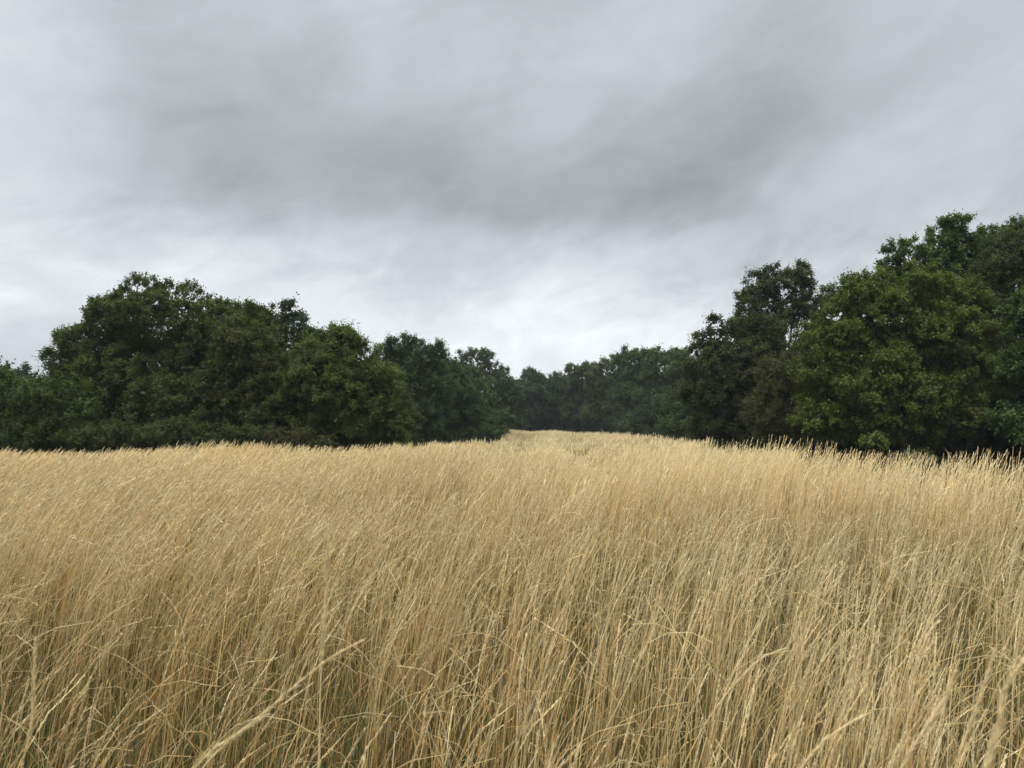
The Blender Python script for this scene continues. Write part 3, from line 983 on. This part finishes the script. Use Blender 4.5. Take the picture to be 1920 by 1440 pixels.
TREES = [
    # ---- left
    dict(name='broadleaf_tree', cat='tree', label='widest tree on the left, open airy top with sky showing through its upper crown',
         lobes_px=[(300, 625, 135, 108), (215, 640, 90, 85), (385, 625, 95, 82), (160, 670, 72, 68), (455, 640, 78, 85),
                   (250, 720, 110, 80, -.6), (360, 735, 110, 80, -.8), (140, 745, 75, 70), (470, 740, 75, 80)],
         D=31, seed=3, col=MID, col2=OLV, core=0.4, density=1.1, shrink=0.7, sub=14, leaf=0.08, clump=0.36, group=LG),
    dict(name='broadleaf_tree', cat='tree', label='dark upright tree showing its top behind the wide tree on the left',
         lobes_px=[(540, 625, 52, 62), (482, 625, 40, 52), (575, 665, 45, 62)], D=42, seed=4, col=DARK, col2=DARK, leaf=0.11, clump=0.45, group=LG),
    dict(name='hawthorn_tree', cat='tree', label='bright green rounded tree at the right end of the near left row, spiky top shoots',
         lobes_px=[(635, 715, 108, 100), (590, 755, 85, 85), (690, 755, 80, 82), (722, 795, 62, 55), (630, 805, 110, 50), (645, 645, 50, 40)],
         D=29.5, seed=5, col=(0.056, 0.082, 0.022), col2=(0.088, 0.112, 0.03), leaf=0.07, clump=0.32, group=LG, ragged=2.0, sub=18),
    dict(name='broadleaf_tree', cat='tree', label='olive brown tree with stacked rounded boughs in front of the wide left tree',
         lobes_px=[(445, 665, 82, 72), (500, 700, 56, 66), (410, 730, 60, 60), (470, 770, 70, 60), (300, 765, 70, 50, -.5), (370, 790, 80, 45)],
         D=29.2, seed=6, col=(0.052, 0.070, 0.021), col2=(0.078, 0.086, 0.028), leaf=0.07, clump=0.32, group=LG),
    dict(name='hawthorn_bush', cat='bush', label='yellowish green low bush at the left edge of the picture',
         lobes_px=[(40, 760, 85, 62), (-60, 750, 90, 75), (120, 760, 75, 62), (60, 810, 110, 42), (160, 800, 60, 40), (-120, 800, 90, 50)],
         D=27.5, seed=7, col=MID, col2=(0.06, 0.085, 0.022), leaf=0.07, clump=0.32, group=LG),
    dict(name='pine_tree', cat='tree', label='tiny far-off dark treetop just above the bush at the left edge',
         lobes_px=[(42, 706, 26, 20), (10, 724, 26, 20)], D=75, seed=8, col=DARK, col2=DARK, leaf=0.22, clump=0.6, sub=6, group=LG),
    dict(name='broadleaf_tree', cat='tree', label='grey green tree with a light leafy top behind the bright green left tree',
         lobes_px=[(765, 690, 76, 70), (808, 672, 38, 40), (735, 672, 46, 40), (790, 735, 70, 70), (775, 785, 75, 55)],
         D=52, seed=9, col=(0.040, 0.062, 0.022), col2=(0.055, 0.085, 0.028), leaf=0.11, clump=0.5, group=LG),
    dict(name='broadleaf_tree', cat='tree', label='smooth domed tree, last of the left row before the far woods',
         lobes_px=[(858, 738, 52, 52), (892, 778, 44, 48), (850, 785, 62, 46), (815, 722, 45, 48), (845, 705, 36, 42), (915, 805, 30, 26)],
         D=58, seed=10, col=(0.036, 0.06, 0.02), col2=MID, leaf=0.11, clump=0.5, group=LG),
    dict(name='domed_tree', cat='tree', label='lone half-round treetop rising behind the end of the left row',
         lobes_px=[(893, 688, 46, 44), (922, 712, 30, 34), (880, 720, 40, 40)], D=88, seed=11, col=DARK, col2=MID, leaf=0.17, clump=0.62, core=0.5, group=LG),
    dict(name='birch_tree', cat='tree', label='thin wispy pale tree beside the half-round treetop',
         lobes_px=[(947, 700, 13, 18), (943, 730, 18, 24)], D=92, seed=12, col=(0.06, 0.09, 0.035), col2=(0.07, 0.1, 0.04), leaf=0.17, clump=0.5, core=0.0, sub=6, density=0.7, group=LG),
    dict(name='bramble_bush', cat='bush', label='low dark green bramble bush beneath the wide left tree',
         lobes_px=[(200, 822, 90, 26), (300, 818, 90, 30), (400, 822, 80, 28), (480, 825, 70, 24)],
         D=26.8, seed=13, col=(0.04, 0.055, 0.018), col2=OLV, leaf=0.06, clump=0.26, group=LG, rbase=0.03),
    dict(name='bramble_bush', cat='bush', label='low brownish bramble bush at the foot of the bright green left tree',
         lobes_px=[(545, 828, 60, 22), (600, 833, 46, 16)],
         D=26.3, seed=14, col=(0.05, 0.05, 0.022), col2=(0.065, 0.064, 0.026), leaf=0.06, clump=0.24, group=LG, rbase=0.03),
    dict(name='broadleaf_bush', cat='bush', label='small low bush at the foot of the last left tree where the track begins',
         lobes_px=[(915, 812, 38, 16), (870, 820, 50, 14)], D=56, seed=15, col=MID, col2=MID, leaf=0.1, clump=0.4, group=LG, rbase=0.04),
    # ---- far end
    dict(name='far_tree', cat='tree', label='far tree at the left end of the far woods, next to the wispy tree',
         lobes_px=[(965, 745, 42, 45), (960, 785, 45, 35)], D=108, seed=20, col=(0.034, 0.055, 0.022), col2=MID, group=FG),
    dict(name='far_tree', cat='tree', label='far tree with a lumpy top in the dip of the far skyline, left one',
         lobes_px=[(995, 720, 34, 34), (1000, 765, 45, 48)], D=112, seed=21, col=DARK, col2=MID, group=FG),
    dict(name='far_tree', cat='tree', label='far tree with the lowest top, at the dip of the skyline under the brightest sky',
         lobes_px=[(1042, 732, 36, 36), (1045, 775, 45, 42)], D=114, seed=22, col=DARK, col2=MID, group=FG),
    dict(name='far_tree', cat='tree', label='far tree just right of the dip in the skyline, rounded',
         lobes_px=[(1092, 718, 42, 46), (1092, 770, 46, 45)], D=110, seed=23, col=(0.034, 0.055, 0.022), col2=OLV, group=FG),
    dict(name='far_tree', cat='tree', label='far tree with a flat top left of the pointed far treetop',
         lobes_px=[(1140, 712, 42, 48), (1135, 768, 46, 46)], D=104, seed=24, col=MID, col2=OLV, group=FG),
    dict(name='far_tree', cat='tree', label='far tree with the pointed top, highest in the middle of the far right woods',
         lobes_px=[(1188, 688, 38, 46), (1190, 740, 46, 50), (1185, 782, 46, 34)], D=98, seed=25, col=MID, col2=MID, group=FG),
    dict(name='far_tree', cat='tree', label='far grey green tree right of the pointed far treetop',
         lobes_px=[(1245, 692, 46, 52), (1240, 745, 50, 50), (1225, 785, 50, 38)], D=88, seed=26, col=MID, col2=(0.055, 0.08, 0.028), group=FG),
    dict(name='far_tree', cat='tree', label='pale green tree of rounded boughs next to the dark tall right tree',
         lobes_px=[(1290, 696, 44, 50), (1290, 755, 46, 46), (1270, 795, 42, 34), (1310, 790, 40, 40)], D=70, seed=27, col=(0.045, 0.07, 0.026), col2=(0.06, 0.095, 0.034), leaf=0.13, clump=0.55, group=FG),
    # ---- right
    dict(name='broadleaf_tree', cat='tree', label='dark broad tree left of the tall open tree, beside the far gap',
         lobes_px=[(1385, 655, 88, 72), (1345, 700, 68, 70), (1400, 700, 75, 75), (1335, 750, 60, 60), (1330, 800, 55, 40), (1400, 790, 75, 50), (1430, 650, 60, 60)],
         D=37, seed=30, col=(0.030, 0.046, 0.016), col2=OLV, leaf=0.09, clump=0.38, group=RG, sub=14),
    dict(name='oak_tree', cat='tree', label='tall open tree on the right with sky gaps in its clear-standing round top',
         lobes_px=[(1445, 535, 46, 44), (1500, 525, 34, 38), (1412, 575, 40, 40), (1510, 575, 42, 42), (1458, 595, 50, 36), (1535, 625, 34, 48), (1400, 620, 40, 30)],
         D=40, seed=31, col=(0.034, 0.050, 0.02), col2=OLV, core=0.4, density=1.3, leaf=0.095, clump=0.4, group=RG),
    dict(name='broadleaf_bush', cat='bush', label='olive brown bush on the right, left of the largest bright green tree',
         lobes_px=[(1465, 715, 55, 62), (1440, 770, 50, 55), (1490, 780, 60, 60), (1450, 820, 45, 26)],
         D=27.5, seed=32, col=(0.056, 0.062, 0.026), col2=(0.078, 0.078, 0.034), leaf=0.055, clump=0.28, group=RG, droop=0.1),
    dict(name='oak_tree', cat='tree', label='largest bright green tree on the right with broad rounded boughs down to the grass',
         lobes_px=[(1620, 570, 78, 72), (1570, 640, 80, 70), (1680, 620, 100, 85), (1560, 715, 78, 66), (1780, 640, 85, 80),
                   (1655, 725, 100, 75, -.8), (1545, 785, 66, 50), (1650, 795, 80, 45, -.4), (1760, 750, 95, 75, -.4), (1830, 710, 60, 70),
                   (1700, 545, 70, 55), (1800, 570, 75, 55, 1.0), (1745, 560, 70, 50, .8)],
         D=25.5, seed=33, col=(0.064, 0.092, 0.022), col2=YEL, leaf=0.075, clump=0.32, group=RG),
    dict(name='oak_tree', cat='tree', label='tall tree rising behind the largest bright green tree, its top pierced by sky gaps',
         lobes_px=[(1712, 495, 60, 60), (1785, 462, 50, 62), (1750, 530, 80, 55), (1835, 468, 42, 56), (1835, 540, 62, 66), (1680, 530, 46, 46)],
         D=31, seed=34, col=(0.04, 0.072, 0.018), col2=BRI, core=0.45, density=1.3, leaf=0.085, clump=0.35, group=RG),
    dict(name='birch_tree', cat='tree', label='highest tree, brownish and drooping, cut off by the right edge of the picture',
         lobes_px=[(1925, 450, 70, 66), (1880, 500, 55, 66), (1990, 520, 100, 100), (1880, 590, 56, 66), (1890, 680, 50, 66), (2010, 660, 90, 110)],
         D=26, seed=35, col=(0.052, 0.074, 0.024), col2=(0.072, 0.086, 0.03), leaf=0.06, clump=0.3, droop=0.5, group=RG),
    dict(name='broadleaf_tree', cat='tree', label='bluish green tree at the right edge in front of the drooping one',
         lobes_px=[(1935, 590, 52, 62), (1905, 700, 46, 50, .3), (1965, 690, 70, 80), (1900, 790, 46, 44, -.3), (1980, 800, 80, 50), (2060, 720, 90, 120)],
         D=22.5, seed=36, col=(0.046, 0.074, 0.024), col2=(0.066, 0.10, 0.032), leaf=0.085, clump=0.32, group=RG),
    dict(name='oak_sapling', cat='sapling', label='small light green sapling at the edge of the dark woods on the right',
         lobes_px=[(1628, 830, 11, 6), (1650, 834, 13, 8), (1642, 822, 8, 6)], D=20.0, seed=37, col=BRI, col2=BRI, leaf=0.07, clump=0.12, core=0, sub=5, shrink=0.2, density=0.7, rbase=0.012, twigs=6, per=6, group=RG),
    dict(name='hazel_sapling', cat='sapling', label='low dark green sapling behind the grass tops, right of the light green one',
         lobes_px=[(1712, 858, 20, 9), (1738, 858, 16, 9)], D=20.5, seed=38, col=DARK, col2=MID, leaf=0.07, clump=0.16, core=0.2, sub=6, shrink=0.2, rbase=0.012, twigs=7, per=7, group=RG),
]
for t in TREES:
    if t['name'] == 'far_tree':
        t.setdefault('leaf', 0.20)
        t.setdefault('clump', 0.72)
        t.setdefault('zmin', 0.3)
        t.setdefault('core', 1.7)
        t.setdefault('density', 1.2)
    tree(**t)
print('leaves', N_LEAVES)


# ------------------------------------------------------------------ the wood behind the first rows
def woodland():
    """leafage of the wood behind the front trees, one uncountable mass"""
    r = np.random.default_rng(77)
    spots = []
    # px, D, height of its top in metres
    line = [(-300, 34, 5), (-100, 34, 5), (60, 36, 3.5), (180, 36, 4.6), (300, 36, 5.2), (420, 36, 5.2), (540, 36, 5.0), (660, 36, 4.2), (740, 60, 7), (820, 66, 7), (900, 70, 6),
            (950, 122, 8), (1020, 124, 8), (1090, 124, 8), (1160, 120, 9), (1230, 110, 9), (1290, 90, 7), (1340, 52, 5), (1400, 46, 6), (1470, 46, 6.5),
            (1560, 34, 5.5), (1640, 31, 5.5), (1730, 31, 6), (1820, 30, 6), (1900, 29, 6), (2000, 28, 6), (2150, 27, 6)]
    Qa, Ca = [], []
    line = line + [(px + 35, D * 1.22, h * 0.8) for px, D, h in line if D < 60]
    for px, D, h in line:
        w = D * 90 / F if D < 100 else D * 60 / F
        w = max(w, 1.8)
        lobes = []
        x0 = at(px, 800, D)[0]
        for k in range(3):
            lobes.append((np.array([x0 + r.normal(0, w * .3), D + r.normal(0, .5), h * (0.22 + 0.27 * k)]), np.array([w, w * .8, h * 0.27])))
        if D < 60:
            lobes.append((np.array([x0, D - 0.5, 0.45]), np.array([w * 1.15, w * .7, 0.75])))
        lf = 0.14 if D < 60 else 0.28
        Q, c_, _ = crown_mesh(lobes, lf, lf * 3.6, DARK, MID, int(px + 700), sub=8, core=0.9, zmin=0.0, per=9, twigs=9)
        Qa.append(Q)
        Ca.append(c_)
    Q = np.concatenate(Qa)
    print('woodland', len(Q))
    link('woodland', make_mesh('woodland', Q, 4, np.concatenate(Ca)), M_LEAF, kind='stuff',
         label='dark woodland undergrowth filling the gaps behind the trees', category='woodland')


woodland()

# ------------------------------------------------------------------ stalks close to the camera
S = [
    ([(598, 1440), (602, 1250), (612, 1100), (617, 978)], 0.95, 0.20, 0.0075, 'tall upright pale stalk with blurred seed head, left of centre, standing above the grass', 0.0030, .95, None),
    ([(380, 1440), (480, 1350), (590, 1255), (655, 1212), (682, 1200)], 0.75, 0.20, 0.0045, 'pale stalk arching to the right across the foot of the tall upright pale stalk', 0.0024, 1.0, None),
    ([(365, 1440), (440, 1380), (500, 1340)], 0.8, 0.12, 0.005, 'short pale stalk sloping up to the right just below the arching pale stalk', 0.0024, 1.0, None),
    ([(975, 1440), (990, 1330), (1055, 1150), (1120, 990)], 1.25, 0.20, 0.0065, 'golden stalk leaning right near the middle of the foreground', 0.0026, .5, None),
    ([(1500, 1440), (1570, 1370), (1630, 1337)], 0.85, 0.16, 0.0048, 'pale furry seed head sloping up to the right at the bottom right of the picture', 0.0024, .95, None),
    ([(1690, 1440), (1760, 1330), (1790, 1260)], 0.9, 0.16, 0.0075, 'thick blurred seed head leaning right, second from the right edge at the bottom', 0.003, .7, None),
    ([(1850, 1440), (1870, 1370), (1885, 1290), (1918, 1240)], 0.8, 0.18, 0.0085, 'thickest blurred seed head at the bottom right corner of the picture', 0.003, .75, None),
    ([(1700, 1440), (1705, 1300), (1735, 1200), (1760, 1165)], 1.3, 0.18, 0.0075, 'feathery grey seed head curving right with a narrow tip, right foreground', 0.0026, .8, None),
    ([(1790, 1440), (1830, 1330), (1865, 1220)], 1.1, 0.18, 0.0075, 'soft tan seed head leaning right between the two thick blurred heads', 0.0028, .7, None),
    ([(1100, 1440), (1170, 1300), (1225, 1180), (1240, 1105)], 1.35, 0.2, 0.0055, 'slender pale stalk with narrow head, right of the golden leaning stalk', 0.0024, .85, None),
    ([(40, 1440), (60, 1350), (66, 1200)], 1.0, 0.18, 0.006, 'upright pale seed head near the left edge of the foreground', 0.0026, .85, None),
    ([(330, 1200), (352, 1050), (362, 885)], 1.15, 0.12, 0.0026, 'thin brownish upright stalk, the first to rise above the grass on the left', 0.0024, .25, None),
    ([(770, 1440), (790, 1380), (800, 1310)], 1.3, 0.14, 0.006, 'short pale seed head standing near the bottom edge, left of the middle', 0.0024, 1.0, None),
    ([(760, 1300), (735, 1190), (728, 1060)], 1.3, 0.15, 0.004, 'straight golden stalk rising left of the middle with a narrow head', 0.0026, .4, None),
    ([(1280, 1440), (1340, 1330), (1420, 1240), (1475, 1215)], 1.2, 0.16, 0.0048, 'stalk bending over to the right with a curved narrow head, right of centre', 0.0024, .85, None),
]
for i, (pts, D, hf, hw, lab, sw, pale, dt) in enumerate(S):
    stalk(pts, D, hf, hw, lab, sw, pale, seed=200 + i, Dtip=dt)

# ------------------------------------------------------------------ damp air
def haze():
    x0, x1, y0, y1, z0, z1 = -160, 160, -20, 170, -1.5, 16
    v = np.array([[x, y, z] for z in (z0, z1) for y in (y0, y1) for x in (x0, x1)], float)
    f = np.array([[0, 2, 3, 1], [4, 5, 7, 6], [0, 1, 5, 4], [2, 6, 7, 3], [0, 4, 6, 2], [1, 3, 7, 5]])
    m = bpy.data.materials.new('haze')
    m.use_nodes = True
    t = m.node_tree
    for n in list(t.nodes):
        t.nodes.remove(n)
    B = NB(t)
    pv = B.n('ShaderNodeVolumePrincipled', ins={'Color': (0.85, 0.92, 1.0, 1), 'Density': HAZE})
    o = B.n('ShaderNodeOutputMaterial')
    t.links.new(pv.outputs[0], o.inputs['Volume'])
    link('haze', indexed_mesh('haze', v, f, 4), m, kind='stuff', label='thin damp haze over the meadow', category='haze')


HAZE = 0.00035
haze()
